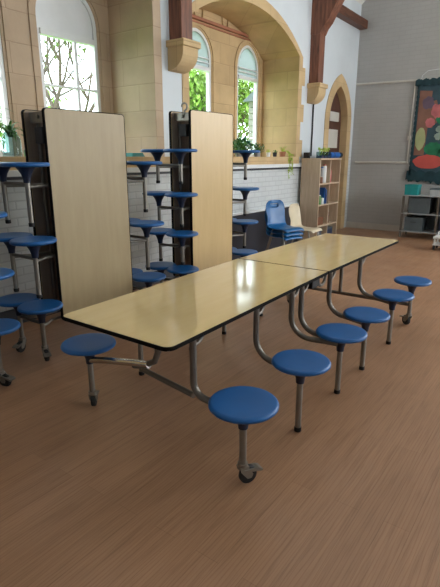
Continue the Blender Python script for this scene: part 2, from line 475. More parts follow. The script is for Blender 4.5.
# small fittings on the tympanum
fl = thing('flood_light', (XW, 6.93, 3.86), 'small black lamp high under the stone arch above the windows', 'lamp')
MB().box((.0, -.02, -.02), (.10, .02, .02)).build('bracket', 'rubber', fl)
MB().box((.08, -.11, -.09), (.2, .11, .07), .015).build('lamp_housing', 'rubber', fl)
bo = MB().lathe([(.0, .0), (.062, .0), (.066, .02), (.045, .045), (.0, .052)], seg=20, axis=0, cap=False).build('sensor', 'pale_grey', smooth=True, loc=(XW+.02, 7.93, 3.52))
tag(bo, 'small round pale sensor at the right end of the terracotta ledge', 'sensor')

# ================================================================== stool tables
def mesh_of(o):
    me = o.data; bpy.data.objects.remove(o); return me
def inst(name, me, parent, loc=(0, 0, 0), rz=0):
    o = bpy.data.objects.new(name, me); COL.objects.link(o); o.parent = parent
    o.location = loc; o.rotation_euler.z = rz; return o
R_SEAT = .168
SEAT_ME = mesh_of(MB().lathe([(.0, -.013), (.152, -.013), (.162, -.010), (R_SEAT, -.003), (R_SEAT, .005), (R_SEAT-.003, .011), (.159, .016), (.150, .0175), (.10, .016), (.0, .015)], seg=56, cap=False).build('seat', 'blue_plastic', smooth=True, ang=60))
BRK_ME = mesh_of(MB().lathe([(.0, -.125), (.024, -.125), (.027, -.095), (.036, -.065), (.054, -.034), (.072, -.012), (.0, -.012)], seg=28, cap=False).build('seat_bracket', 'dark_blue_plastic', smooth=True, ang=60))
LEG_ME = mesh_of(MB().tube([(0, 0, -.12), (0, 0, -.425)], .0185, 14).build('leg', 'steel_tube', smooth=True))
FOOT_ME = mesh_of(MB().lathe([(.0, -.44), (.019, -.44), (.021, -.435), (.021, -.412), (.0, -.412)], seg=16, cap=False).build('rubber_foot', 'rubber', smooth=True))
CLEG_ME = mesh_of(MB().tube([(0, 0, -.12), (0, 0, -.325)], .0185, 14).lathe([(.0, -.335), (.026, -.335), (.026, -.318), (.0, -.318)], seg=18, cap=False).build('leg', 'steel_tube', smooth=True))
_f = MB()
for s in (-1, 1):                                  # fork cheeks of the caster, trailing
    _f.prism([(-.022, -.338), (.022, -.338), (.05, -.385), (.042, -.405), (.018, -.405), (-.018, -.36)], s*.020-.002, s*.020+.002, 'xz')
_f.box((-.024, -.023, -.345), (.026, .023, -.334), .003)
_f.prism([(.0, -.350), (.085, -.362), (.105, -.372), (.100, -.380), (.06, -.372), (.0, -.36)], -.026, .026, 'xz')   # brake pedal
FORK_ME = mesh_of(_f.build('caster_fork', 'steel_tube'))
WHEEL_ME = mesh_of(MB().lathe([(.0, -.015), (.030, -.016), (.044, -.014), (.048, -.008), (.048, .008), (.044, .014), (.030, .016), (.0, .015)], c=(.03, 0, -.392), seg=30, axis=1, cap=False).build('caster_wheel', 'rubber', smooth=True))
SLEG_ME = mesh_of(MB().tube([(0, 0, -.12), (0, 0, -.305)], .0185, 14).build('leg', 'steel_tube', smooth=True))
SFOOT_ME = mesh_of(MB().lathe([(.0, -.32), (.019, -.32), (.021, -.315), (.021, -.292), (.0, -.292)], seg=16, cap=False).build('rubber_foot', 'rubber', smooth=True))
def stool(root, x, y, z, caster=False, crz=0, short=False):
    s = inst('seat', SEAT_ME, root, (x, y, z)); inst('seat_bracket', BRK_ME, s)
    if caster:
        l = inst('leg', CLEG_ME, root, (x, y, z))
        inst('caster_fork', FORK_ME, l, rz=crz); inst('caster_wheel', WHEEL_ME, l, rz=crz)
    else:
        l = inst('leg', SLEG_ME if short else LEG_ME, root, (x, y, z)); inst('rubber_foot', SFOOT_ME if short else FOOT_ME, l)
    return s
def rrect(x0, y0, x1, y1, r):
    """rounded rectangle, r = radii for corners (x0y0, x1y0, x1y1, x0y1)"""
    P = []
    for (cx, cy, a0, rr) in ((x0+r[0], y0+r[0], pi, r[0]), (x1-r[1], y0+r[1], 1.5*pi, r[1]), (x1-r[2], y1-r[2], 0, r[2]), (x0+r[3], y1-r[3], .5*pi, r[3])):
        P += [(cx+rr*cos(a0+pi/2*i/6), cy+rr*sin(a0+pi/2*i/6)) for i in range(7)]
    return P
def arc(c, r, a0, a1, n, plane):
    out = []
    for i in range(n+1):
        a = a0+(a1-a0)*i/n; p, q = r*cos(a), r*sin(a)
        out.append(V(c)+(V((p, 0, q)) if plane == 'xz' else V((0, p, q)) if plane == 'yz' else V((p, q, 0))))
    return out

# ---- the table standing open in the middle of the floor
TX0, TX1, TY0, TYS, TY1 = -2.172, -1.372, 1.488, 3.233, 4.985
ZN, ZS, ZF = .7353, .7623, .7544
CX, CY = (TX0+TX1)/2, TYS
table = thing('folding_stool_table', (CX, CY, 0), 'long beech-topped dining table with attached round blue stools, open in the middle of the floor', 'table')
def leaf(y0, z0, y1, z1, near):
    w = (TX1-TX0)/2; r = (.045, .048, .012, .012) if near else (.012, .012, .05, .05)
    a, b = y0-CY+(0 if near else .004), y1-CY-(.004 if near else 0)
    zz = lambda y: z0+(z1-z0)*(y-a)/(b-a)
    O = rrect(-w, a, w, b, r); I = rrect(-w+.005, a+.005, w-.005, b-.005, [max(.004, k-.005) for k in r])
    m = MB().prism(I, -.019, 0, 'xy')
    for v in m.bm.verts: v.co.z += zz(v.co.y)
    t = m.build('tabletop', 'laminate', table)
    e = MB().ring(O, I, -.0215, -.0012, 'xy')
    for v in e.bm.verts: v.co.z += zz(v.co.y)
    ed = e.build('edge_band', 'black_edge', t); ed['label'] = 'black rubber edging'
    u = MB().prism(rrect(-w+.01, a+.01, w-.01, b-.01, [.01]*4), -.0212, -.0192, 'xy')
    for v in u.bm.verts: v.co.z += zz(v.co.y)
    u.build('underside', 'underside', t)
    return t
leaf(TY0, ZN, TYS, ZS, True); leaf(TYS, ZS, TY1, ZF, False)
SX = (TX1-TX0)/2+.259; JX = (TX1-TX0)/2-.045   # stool and arm offsets from the centre line
rows = [1.715, 2.31, 2.896, 3.37, 4.017, 4.607]
UZ = .708                                         # where the tubes meet the underside
for i, y in enumerate(rows):
    yy = y-CY
    for s in (1, -1):
        end = i in (0, 5)
        yl = yy + (.06 if (i == 0 and s < 0) else 0)
        stool(table, (SX if s > 0 else -SX+(.12 if i == 0 else .02)), yl, .44, end, {(0, 1): 1.1, (0, -1): 2.3, (5, 1): 2.5, (5, -1): -.6}.get((i, s), 0))
        # J-shaped arm from under the table edge out to the stool
        if i == 5 or (i == 0 and s < 0): continue
        ys = [(yy, yy)] + ([(yy-.14, yy-.03)] if i == 2 else [])
        for k, (ya, yb) in enumerate(ys):
            R = .13 if i else .075; x0 = s*JX
            A = [V((x0, ya, UZ+.012)), V((x0, ya, .395+R))]
            for j in range(1, 9):
                t = pi/2*j/8
                A.append(V((x0+s*R*(1-cos(t)), ya+(yb-ya)*.25*j/8, .395+R-R*sin(t))))
            A.append(V((s*(SX-.01), yb, .372)))
            a = MB().tube(A, .0185, 12).build('seat_arm', 'dark_tube', table, smooth=True)
            # small curved brace to the underside
            d = .09
            br = [V((x0, ya, .665))] + [V((x0, ya+d*sin(t)+.0, .62+d*.75*(1-cos(t))+.045)) for t in [pi/2*j/6 for j in range(1, 7)]]
            MB().tube(br, .011, 8).build('brace', 'dark_tube', a, smooth=True)
# end frame near the camera: low cross tube, its left arm and the upright
n = rows[0]-CY+.06
MB().tube([V((-SX+.12, n, .335)), V((-.40, n, .37)), V((-.12, n, .425)), V((-.02, n, .44))] , .021, 12).build('seat_arm', 'chrome', table, smooth=True)
MB().tube([V((-.06, n, .398)), V((JX, rows[0]-CY, .393))], .016, 12).build('cross_tube', 'dark_tube', table, smooth=True)
MB().tube([V((-.14, n, .405)), V((-.06, n, .425)), V((.02, n+.01, .47)), V((.045, n+.01, .53)), V((.045, n+.01, UZ+.008))], .0185, 12).build('upright', 'dark_tube', table, smooth=True)
f5 = rows[5]-CY
MB().tube([V((-SX, f5, .21)), V((SX, f5, .21))], .017, 12).build('cross_tube', 'dark_tube', table, smooth=True)
MB().tube([V((-.045, f5, .21)), V((-.045, f5, UZ+.02))], .0185, 12).build('upright', 'dark_tube', table, smooth=True)
# rails under the leaves and the latch box at the joint
for s in (1, -1):
    for (a, b, z0, z1) in ((TY0+.12, TYS-.06, ZN, ZS), (TYS+.06, TY1-.12, ZS, ZF)):
        MB().tube([V((s*.22, a-CY, z0-.042)), V((s*.22, b-CY, z1-.042))], .014, 10).build('rail', 'dark_tube', table, smooth=True)
MB().box((JX-.07, -.21, .668), (JX+.02, -.09, .735), .008).build('latch_box', 'rubber', table)
MB().box((-JX-.02, -.21, .668), (-JX+.07, -.09, .735), .008).build('latch_box', 'rubber', table)
MB().tube([V((-.3, .0, .715)), V((.36, .0, .715))], .013, 10).build('hinge_rod', 'steel_tube', table, smooth=True)
for s in (1, -1):
    MB().tube(arc((s*JX, -.02, .725), .07, pi, 2*pi, 10, 'yz'), .012, 8).build('hinge_hoop', 'dark_tube', table, smooth=True)

# ---- the tables folded up and parked along the wall
def folded(loc, W, H, levels, yoff, lam, label, hook=False, under='underside', gap=.29):
    root = thing('folded_stool_table', loc, label, 'table', 'folded stool tables parked by the window wall')
    zb = .275
    for k, (xo, xi) in enumerate(((0, -.027), (-gap, -gap+.027))):
        a, b = min(xo, xi), max(xo, xi)
        r = .03
        O = rrect(-W/2, zb, W/2, H, [r]*4); I = rrect(-W/2+.006, zb+.006, W/2-.006, H-.006, [r-.006]*4)
        t = MB().prism(I, a+.001, b-.001).build('tabletop', lam, root)
        e = MB().ring(O, I, a, b).build('edge_band', 'black_edge', t); e['label'] = 'black rubber edging'
        ui, uo = (xi-.003, xi-.0005) if k == 0 else (xi+.0005, xi+.003)
        MB().prism(rrect(-W/2+.012, zb+.012, W/2-.012, H-.012, [r]*4), ui, uo).build('underside', under, t)
        xf = -.06 if k == 0 else -gap+.06
        for s in (1, -1):
            ytube = s*(W/2-.10)
            MB().tube([V((xf, ytube, zb+.05)), V((xf, ytube, H-.10))], .017, 10).build('frame_tube', 'dark_tube', root, smooth=True)
    # joint hardware at the top
    MB().tube([V((-gap/2, -W/2+.03, H-.055)), V((-gap/2, W/2-.03, H-.055))], .016, 10).build('hinge_rod', 'steel_tube', root, smooth=True)
    for s in (1, -1):
        y = s*(W/2-.06)
        MB().box((-gap+.03, y-.012, H-.10), (-.03, y+.012, H-.02), .006).build('hinge_plate', 'steel_tube', root)
        MB().box((-gap/2-.04, y-.03, H-.25), (-gap/2+.06, y+.03, H-.13), .008).build('latch_box', 'rubber', root)
    if hook:
        hk = [V((-.12, -W/2+.05, H-.05))]+arc((-.12, -W/2+.05, H+.035), .035, -pi/2, pi, 12, 'xz')
        MB().tube(hk, .009, 8).build('latch_hook', 'steel_tube', root, smooth=True)
    for s in (1, -1):
        y = s*(W/2+yoff+(.07 if s > 0 and len(levels) > 3 else 0))
        for i, z in enumerate(levels):
            for k, x in enumerate((.01, -gap-.01)):
                stool(root, x, y, z, i == 0, (-1.2 if k else -.4)+(.7 if s > 0 else 0), len(levels) > 3)
                xf = -.06 if k == 0 else -gap+.06
                MB().tube([V((x, y, z-.155)), V((x+(xf-x)*.35, y-s*.06, z-.155)), V((xf, y-s*.13, z-.155)), V((xf, s*(W/2-.10), z-.155))], .013, 10).build('seat_arm', 'steel_tube', root, smooth=True)
            MB().tube([V((.01, y, z-.135)), V((-gap-.01, y, z-.135))], .013, 10).build('link_bar', 'dark_tube', root, smooth=True)
    # low tie bars so that the unit rolls as one
    for s in (1, -1):
        MB().tube([V((-.06, s*(W/2-.10), .35)), V((-gap+.06, s*(W/2-.10), .35))], .015, 10).build('tie_bar', 'dark_tube', root, smooth=True)
    return root
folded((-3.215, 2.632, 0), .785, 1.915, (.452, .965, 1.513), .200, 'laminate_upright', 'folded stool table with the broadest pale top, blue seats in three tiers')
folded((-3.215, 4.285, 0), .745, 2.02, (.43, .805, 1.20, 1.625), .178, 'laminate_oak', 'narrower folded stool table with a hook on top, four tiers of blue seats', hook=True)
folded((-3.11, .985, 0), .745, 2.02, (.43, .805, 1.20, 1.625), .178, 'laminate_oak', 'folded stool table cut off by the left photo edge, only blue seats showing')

# ================================================================== chairs
def shell(slot):
    prof = []                                         # (x, z) front lip -> seat -> back
    prof += [(.215, .395), (.205, .418), (.175, .432)]
    prof += [(.175-.30*i/6, .432-.012*sin(pi*i/6)-.004*i/6) for i in range(1, 7)]
    for i in range(1, 7):
        a = pi/2*i/6*.84; prof.append((-.125-.075*sin(a), .428+.075*(1-cos(a))))
    x, z = prof[-1]
    for i in range(1, 13): prof.append((x-.075*(i/12)-.012*sin(pi*i/12), z+.335*i/12))
    nu = len(prof); nv = 14; bm = bmesh.new(); G = []
    for i, (x, z) in enumerate(prof):
        u = i/(nu-1)
        w = .20 if i < nu-13 else .20-.015*sin(pi*min(1, (i-(nu-13))/6))
        if i < 3: w *= (.86, .95, .99)[i]
        k = nu-1-i
        if k < 4: w *= (.58, .82, .93, .98)[k]
        row = []
        for j in range(nv+1):
            v = -1+2*j/nv
            dx = .030*v*v*(1 if i >= nu-14 else 0)*min(1, max(0, (i-(nu-14))/4))
            dz = .014*v*v*(1 if 2 < i < nu-14 else 0) - .018*abs(v)**6*(1 if i < nu-14 else 0)
            row.append(bm.verts.new((x+dx, v*w, z+dz)))
        G.append(row)
    for i in range(nu-1):
        for j in range(nv):
            if slot and nu-5 <= i <= nu-4 and 4 <= j <= 9: continue
            bm.faces.new((G[i][j], G[i][j+1], G[i+1][j+1], G[i+1][j]))
    m = MB(); m.bm.free(); m.bm = bm; return m
def chair(loc, rz, mat, label, slot, group=None):
    t = thing('classroom_chair', loc, label, 'chair', group, rz)
    s = shell(slot).build('seat_shell', mat, t, smooth=True, ang=80)
    md = s.modifiers.new('thick', 'SOLIDIFY'); md.thickness = .008; md.offset = -1
    sb = s.modifiers.new('sub', 'SUBSURF'); sb.levels = 1; sb.render_levels = 1
    for sy in (1, -1):
        for (xt, xb) in ((.13, .20), (-.10, -.21)):
            l = MB().tube([(xt-.02*(1 if xt > 0 else -1), sy*.14, .408), (xt, sy*.165, .395), (xb, sy*.20, .012)], .011, 10).build('leg', 'steel_tube', t, smooth=True)
            MB().lathe([(.0, 0), (.014, 0), (.015, .02), (.012, .028), (.0, .028)], c=(xb, sy*.20, 0), seg=12, cap=False).build('rubber_foot', 'rubber', l, smooth=True)
    MB().tube([(.10, -.15, .405), (.10, .15, .405)], .010, 8).tube([(-.09, -.15, .405), (-.09, .15, .405)], .010, 8).build('seat_frame', 'steel_tube', t, smooth=True)
    return t
bc = chair((-3.47, 6.40, 0), math.radians(-16), 'chair_blue', 'blue plastic classroom chair at the bottom of the stack beside the cream chair', True, 'stacked blue chairs')
c3 = copy_tree(bc, None, (-3.46, 6.395, .06))
c3['label'] = 'blue plastic classroom chair in the middle of the stack beside the cream chair'
c2 = copy_tree(bc, None, (-3.45, 6.39, .12))
c2['label'] = 'blue plastic classroom chair on top of the stack beside the cream chair'
chair((-3.52, 7.24, 0), math.radians(0), 'cream_plastic', 'cream plastic classroom chair in front of the bookcase', False)

# ================================================================== bookcase and what it holds
BX0, BX1, BY0, BY1, BZ = XL+.06, -3.765, 8.2, 9.12, 1.545
bk = thing('bookcase', (BX1, BY0, 0), 'pale wooden open bookcase with four rows of shelves against the wall', 'bookcase')
dx, wy, th = BX1-BX0, BY1-BY0, .022
MB().box((-dx, 0, 0), (0, th, BZ-.03), .002).build('side_panel', 'bookcase_wood', bk)
MB().box((-dx, wy-th, 0), (0, wy, BZ-.03), .002).build('side_panel', 'bookcase_wood', bk)
MB().box((-dx-.005, -.012, BZ-.03), (.012, wy+.012, BZ), .003).build('top', 'bookcase_wood', bk)
MB().box((-dx, th, .06), (-dx+.008, wy-th, BZ-.03)).build('back_panel', 'bookcase_wood', bk)
SHZ = [.075, .33, .715, 1.10]
for z in SHZ: MB().box((-dx+.008, th, z-.022), (-.004, wy-th, z), .001).build('shelf', 'bookcase_wood', bk)
MB().box((-dx+.008, .47, .075), (-.01, .487, BZ-.03)).build('divider', 'bookcase_wood', bk)
MB().box((-.03, th, 0), (-.015, wy-th, .055)).build('plinth', 'bookcase_wood', bk)
def can(x, y, z, r, h, mat, name, label, lid=None, cat=None, group='jars and bottles in the bookcase'):
    t = thing(name, (x, y, z), label, cat or name.split('_')[-1], group)
    MB().lathe([(.0, .0005), (r*.95, .0005), (r, .006), (r, h*.86), (r*.8, h*.94), (.0, h*.94)], seg=20, cap=False).build('body', mat, t, smooth=True)
    MB().lathe([(.0, h*.92), (r*.62, h*.92), (r*.62, h), (.0, h)], seg=16, cap=False).build('cap', lid or 'white_plastic', t, smooth=True)
    return t
xf = BX1-.09
can(xf, BY0+.10, 1.10, .040, .13, 'tin_cream', 'jar', 'cream jar nearest the side panel on the upper bookcase shelf', 'tin_brown')
can(xf+.02, BY0+.20, 1.10, .038, .12, 'tin_brown', 'jar', 'brown jar with pale lid on the upper bookcase shelf', 'tin_cream')
can(xf-.02, BY0+.32, 1.10, .045, .29, 'pale_grey', 'bottle', 'tall pale grey bottle on the upper bookcase shelf', 'tin_blue')
can(xf-.02, BY0+.42, 1.10, .042, .33, 'white_plastic', 'bottle', 'tall white bottle with red cap on the upper bookcase shelf', 'paper_salmon')
can(xf, BY0+.60, 1.10, .045, .25, 'paper_pink', 'bottle', 'pink bottle right of the divider on the upper bookcase shelf')
can(xf, BY0+.10, .715, .036, .15, 'tin_cream', 'bottle', 'cream bottle on the second bookcase shelf down', 'tin_cream')
can(xf+.01, BY0+.20, .715, .036, .17, 'tin_green', 'bottle', 'green bottle on the second bookcase shelf down', 'white_plastic')
can(xf+.02, BY0+.30, .715, .034, .12, 'white_plastic', 'jar', 'small white jar on the second bookcase shelf down', 'tin_green')
def boxy(name, lo, hi, mat, label, cat, lidmat=None, group=None):
    c = V(((lo[0]+hi[0])/2, (lo[1]+hi[1])/2, lo[2])); t = thing(name, c, label, cat, group)
    a, b = V(lo)-c, V(hi)-c
    hz = b.z*(.8 if lidmat else 1)
    MB().box(a, (b.x, b.y, hz), .004).build('body', mat, t)
    if lidmat: MB().box((a.x-.004, a.y-.004, hz), (b.x+.004, b.y+.004, b.z), .004).build('lid', lidmat, t)
    return t
def book(lo, hi, mat, label):
    c = V(((lo[0]+hi[0])/2, (lo[1]+hi[1])/2, lo[2])); t = thing('book', c, label, 'book', 'books in the bookcase'); a, b = V(lo)-c, V(hi)-c
    w = .003
    MB().box((a.x, a.y, a.z), (b.x, a.y+w, b.z)).box((a.x, b.y-w, a.z), (b.x, b.y, b.z)).box((b.x-w, a.y, a.z), (b.x, b.y, b.z)).build('cover', mat, t)
    MB().box((a.x+.004, a.y+w, a.z+.004), (b.x-w, b.y-w, b.z-.004)).build('pages', 'paper_white', t)
    return t
for i, (mt, hh, nm) in enumerate((('tin_blue', .30, 'bright blue'), ('navy', .28, 'navy'), ('tin_blue', .26, 'shorter blue'))):
    y = BY0+.355+i*.034
    book((BX1-.26, y, .715), (BX1-.05, y+.03, .715+hh), mt, '%s book upright on the second bookcase shelf down, beside the divider' % nm)
for i, (mt, hh, nm) in enumerate((('tin_green', .24, 'green'), ('paper_salmon', .22, 'red'), ('paper_grey', .27, 'grey'), ('tin_brown', .21, 'brown'))):
    y = BY0+.50+i*.04
    book((BX1-.24, y, .33), (BX1-.06, y+.034, .33+hh), mt, '%s book upright on the third bookcase shelf down' % nm)
boxy('storage_box', (BX1-.25, BY0+.05, .33), (BX1-.05, BY0+.36, .47), 'tin_brown', 'brown box on the third bookcase shelf down', 'box', 'tin_brown')
boxy('storage_box', (BX1-.26, BY0+.05, .075), (BX1-.04, BY0+.30, .22), 'bin_grey', 'grey lidded box on the bottom bookcase shelf', 'box', 'navy')
boxy('storage_box', (BX1-.26, BY0+.52, .075), (BX1-.04, BY0+.80, .24), 'navy', 'navy lidded box on the bottom bookcase shelf', 'box', 'bin_grey')

# ================================================================== plants
def blades(m, c, n, L, w, up, droop, seed, spread=1):
    rnd = random.Random(seed)
    for _ in range(n):
        a = rnd.uniform(0, 2*pi); l = L*rnd.uniform(.6, 1.1); d = V((cos(a), sin(a), 0)); s = V((-sin(a), cos(a), 0))
        e = rnd.uniform(.3, 1)*up; pts = []
        p = V(c)+d*rnd.uniform(0, .02); ang = e
        for k in range(5):
            pts.append((p.copy(), w*(.5, 1, .9, .6, .05)[k])); p = p+(d*cos(ang)*spread+V((0, 0, 1))*sin(ang))*l/4; ang -= droop/4
        prev = None
        for p, ww in pts:
            q = (m.bm.verts.new(p-s*ww), m.bm.verts.new(p+s*ww))
            if prev: m.bm.faces.new((prev[0], prev[1], q[1], q[0]))
            prev = q
    return m
def leaves(m, c, rad, n, size, seed, flat=1.0):
    rnd = random.Random(seed)
    for _ in range(n):
        while True:
            p = V((rnd.uniform(-1, 1), rnd.uniform(-1, 1), rnd.uniform(-1, 1)))
            if p.length <= 1: break
        p = V((p.x*rad[0], p.y*rad[1], p.z*rad[2]))+V(c)
        q = Matrix.Rotation(rnd.uniform(0, 2*pi), 3, 'Z') @ Matrix.Rotation(rnd.uniform(-1.1, 1.1), 3, 'X')
        s = size*rnd.uniform(.6, 1.2)
        vs = [m.bm.verts.new(p+q@V(v)*s) for v in ((0, -1, 0), (.45, -.2, .1), (.3, .5, .05), (0, 1, -.1), (-.3, .5, .05), (-.45, -.2, .1))]
        m.bm.faces.new(vs)
    return m
def pot(t, r, h, mat):
    MB().lathe([(.0, 0), (r*.75, 0), (r, h), (r*.9, h), (r*.86, h*.86), (.0, h*.86)], seg=20, cap=False).build('pot', mat, t, smooth=True)
def potted(x, y, z, r, h, mat, label, fol, group='plants on the right window sill', name='potted_plant'):
    t = thing(name, (x, y, z), label, 'plant', group); pot(t, r, h, mat); m = MB(); fol(m); m.build('foliage', fol.mat, t)
    return t
def F(mat, f): 
    f.mat = mat; return f
SX0 = XL-.10
potted(SX0, 6.40, SILL, .06, .09, 'pot_grey', 'dark green bushy plant on the right sill, next to the folded table', F('leaf_green', lambda m: leaves(m, (0, 0, .15), (.14, .17, .12), 200, .038, 1)))
potted(SX0-.14, 6.68, SILL, .07, .10, 'pot_blue', 'light teal bushy plant in the middle of the right sill, below the window', F('leaf_teal', lambda m: leaves(m, (0, 0, .17), (.14, .18, .13), 200, .040, 2)))
potted(SX0, 6.92, SILL, .06, .09, 'pot_grey', 'green spreading plant on the right sill under the window edge', F('leaf_green', lambda m: leaves(blades(m, (0, 0, .08), 14, .16, .010, 1.2, 1.2, 5), (0, 0, .13), (.12, .17, .08), 120, .036, 3)))
potted(SX0, 7.28, SILL, .035, .07, 'white_plastic', 'tiny plant in a white pot on the right sill', F('leaf_lime', lambda m: leaves(m, (0, 0, .09), (.04, .04, .03), 26, .02, 4)))
potted(SX0+.02, 7.46, SILL, .04, .07, 'rubber', 'small plant in a black pot on the right sill', F('leaf_green', lambda m: leaves(m, (0, 0, .08), (.05, .05, .03), 26, .022, 6)))
def trail(m):
    blades(m, (0, 0, .09), 22, .20, .006, 1.4, 2.0, 11)
    rnd = random.Random(3)
    for k in range(9):
        y = rnd.uniform(-.10, .10); x = .15+rnd.uniform(0, .03); L = rnd.uniform(.15, .36)
        pts = [V((.0, y*.2, .09)), V((.08, y*.6, .10)), V((x, y, .03)), V((x+.01, y, -.1)), V((x+.01, y+rnd.uniform(-.03, .03), -L))]
        m.tube(pts, .0025, 5)
        for i in range(5):
            f = i/4; p = pts[2].lerp(pts[4], f); leaves(m, p, (.012, .02, .02), 4, .018, k*10+i)
potted(SX0-.02, 7.80, SILL, .06, .085, 'pot_terracotta', 'trailing plant hanging over the right end of the right sill', F('leaf_lime', trail))
# left sill
def jar(x, y, h, r, label, leafmat, seed, drop):
    t = thing('jar_plant', (x, y, SILL), label, 'plant', 'plants in glass jars on the left sill')
    MB().lathe([(.0, .0), (r, .0), (r*1.04, .03), (r*1.02, h*.75), (r*.7, h*.9), (r*.75, h), (r*.68, h), (r*.62, h*.9), (r*.94, h*.74), (r*.94, .01), (.0, .01)], seg=24, cap=False).build('jar', 'jar_glass', t, smooth=True)
    m = MB(); blades(m, (0, 0, h*.8), 26, drop, .013, 1.5, 2.2, seed); m.build('foliage', leafmat, t)
jar(XL-.14, 2.36, .26, .11, 'glass jar with long drooping teal leaves at the far left of the left sill', 'leaf_teal', 21, .46)
jar(XL-.12, 2.63, .22, .085, 'smaller glass jar of green leaves on the left sill beside the broad folded table', 'leaf_green', 22, .26)
can(XL-.16, 2.82, SILL, .04, .07, 'leaf_green', 'tub', 'low green tub on the left sill beside the broad folded table', 'tin_green', group='small tubs on the left sill')
cl = MB()
for k in range(3): cl.box((-.07+k*.004, -.10+k*.006, k*.014), (.07-k*.004, .10-k*.008, k*.014+.013), .005)
tag(cl.build('cloth', 'teal', loc=(XL-.10, 4.18, SILL+.001)), 'small folded turquoise cloth on the sill between the two folded tables', 'cloth')
# on top of the bookcase
pl = thing('planter', (BX1-.06, BY0+.25, BZ), 'clear trough of lime green seedlings on top of the bookcase', 'planter')
for k in range(3):
    y0 = -.21+k*.14
    MB().ring(rrect(-.06, y0, .06, y0+.13, [.015]*4), rrect(-.054, y0+.006, .054, y0+.124, [.01]*4), .0, .11, 'xy').build('tub', 'jar_glass', pl)
    MB().box((-.052, y0+.008, .001), (.052, y0+.122, .045)).build('soil', 'pot_blue', pl)
    leaves(blades(MB(), (0, y0+.065, .05), 18, .12, .005, 1.6, .5, 31+k, .5), (0, y0+.065, .15), (.05, .06, .04), 46, .022, 40+k).build('foliage', 'leaf_lime', pl)
rl = thing('rolled_bag', (BX1-.06, BY0+.72, BZ), 'blue rolled bag with dark end lying on top of the bookcase', 'bag')
MB().lathe([(.0, -.22), (.048, -.22), (.055, -.20), (.055, .17), (.0, .17)], c=(0, 0, .055), seg=20, axis=1, cap=False).build('roll', 'tin_blue', rl, smooth=True)
MB().lathe([(.0, .17), (.053, .17), (.05, .30), (.0, .31)], c=(0, 0, .055), seg=20, axis=1, cap=False).build('end', 'rubber', rl, smooth=True)
MB().lathe([(.056, -.10), (.057, -.10), (.057, -.07), (.056, -.07)], c=(0, 0, .055), seg=20, axis=1, cap=False).build('strap', 'navy', rl, smooth=True)
ph = thing('small_speaker', (XL+.11, BY0+.10, BZ), 'small black box at the wall end of the bookcase top', 'speaker')
MB().box((-.05, -.04, 0), (.05, .04, .10), .008).build('body', 'rubber', ph)
MB().lathe([(.0, 0), (.03, 0), (.03, .004), (.0, .006)], c=(.05, 0, .06), seg=16, axis=0, cap=False).build('cone', 'wheel_grey', ph, smooth=True)

# ================================================================== end wall: display and low shelving
bd_ = thing('display_board', (-2.05, YF-.003, 1.1), 'large paper collage display with wavy dark border on the end wall', 'display')
MB().box((-.82, -.022, .0), (.82, 0, 1.92)).build('backing', 'paper_blue', bd_)
def patch(name, pts, mat, d):
    MB().prism(pts, -.024-d, -.0225-d*.98, 'xz').build(name, mat, bd_)
def blob(cx, cz, rx, rz, seed, n=22, j=.16):
    rnd = random.Random(seed); return [(cx+rx*(1+rnd.uniform(-j, j))*cos(2*pi*i/n), cz+rz*(1+rnd.uniform(-j, j))*sin(2*pi*i/n)) for i in range(n)]
patch('paper_strip', [(-.80, .50), (-.60, .50), (-.56, 1.72), (-.80, 1.74)], 'paper_brown', .001)
patch('paper_figure', blob(-.58, 1.30, .17, .30, 1), 'paper_brown', .003)
patch('paper_figure', blob(-.62, 1.50, .12, .12, 8), 'paper_mauve', .005)
patch('paper_figure', blob(-.44, 1.34, .11, .13, 2), 'paper_pink', .006)
patch('paper_figure', blob(-.54, 1.13, .09, .09, 3), 'paper_pink', .007)
patch('paper_leaf', blob(-.18, 1.22, .24, .20, 4), 'paper_green', .004)
patch('paper_leaf', blob(-.44, .62, .16, .14, 5), 'paper_green', .005)
patch('paper_leaf', blob(-.12, .52, .20, .20, 6), 'paper_green', .005)
patch('paper_card', blob(-.70, .82, .10, .22, 9, 22, .06), 'paper_lime', .007)
for k, (a, b) in enumerate(((-.36, .86), (-.25, .98), (-.20, .80), (-.34, 1.0), (-.10, .92))):
    patch('paper_cloud', blob(a, b, .075, .07, 20+k), 'paper_grey', .008+.0012*k)
patch('paper_card', blob(-.50, .37, .29, .14, 7, 22, .07), 'paper_salmon', .009)
patch('paper_band', [(-.40, 1.60), (.40, 1.62), (.42, 1.80), (-.42, 1.78)], 'paper_teal', .006)
for k in range(3): patch('paper_leaf', blob(.28+.16*k, .5+.4*k, .2, .2, 10+k), ('paper_green', 'paper_pink', 'paper_grey')[k], .006)
def wavy(x0, z0, x1, z1, n, r, seed):
    """crinkled border strip: one outline with scalloped edges"""
    rnd = random.Random(seed); d = V((x1-x0, z1-z0)); L = d.length; d = d/L; nn = V((-d.y, d.x)); A = []; B = []
    for i in range(n*6+1):
        f = i/(n*6); w = r*(.62+.38*abs(sin(pi*f*n)))*rnd.uniform(.9, 1.1); p = V((x0, z0))+d*L*f
        A.append(tuple(p+nn*w)); B.append(tuple(p-nn*w*rnd.uniform(.75, 1.1)))
    return MB().prism(A+B[::-1], -.052, -.036, 'xz')
wavy(-.90, 1.88, .82, 1.90, 13, .075, 1).build('border_trim', 'paper_teal', bd_)
wavy(-.90, .10, .82, .0, 9, .13, 2).build('border_trim', 'paper_teal', bd_)
wavy(-.83, .10, -.82, 1.86, 18, .028, 3).build('border_trim', 'paper_teal', bd_)
tag(MB().tube([(-2.86, YF-.012, 3.0), (-2.84, YF-.012, 3.12), (-2.74, YF-.012, 3.2), (-1.3, YF-.012, 3.26)], .006, 6).build('cable', 'white_paint', smooth=True), 'thin pale cable looping above the display on the end wall', 'cable')
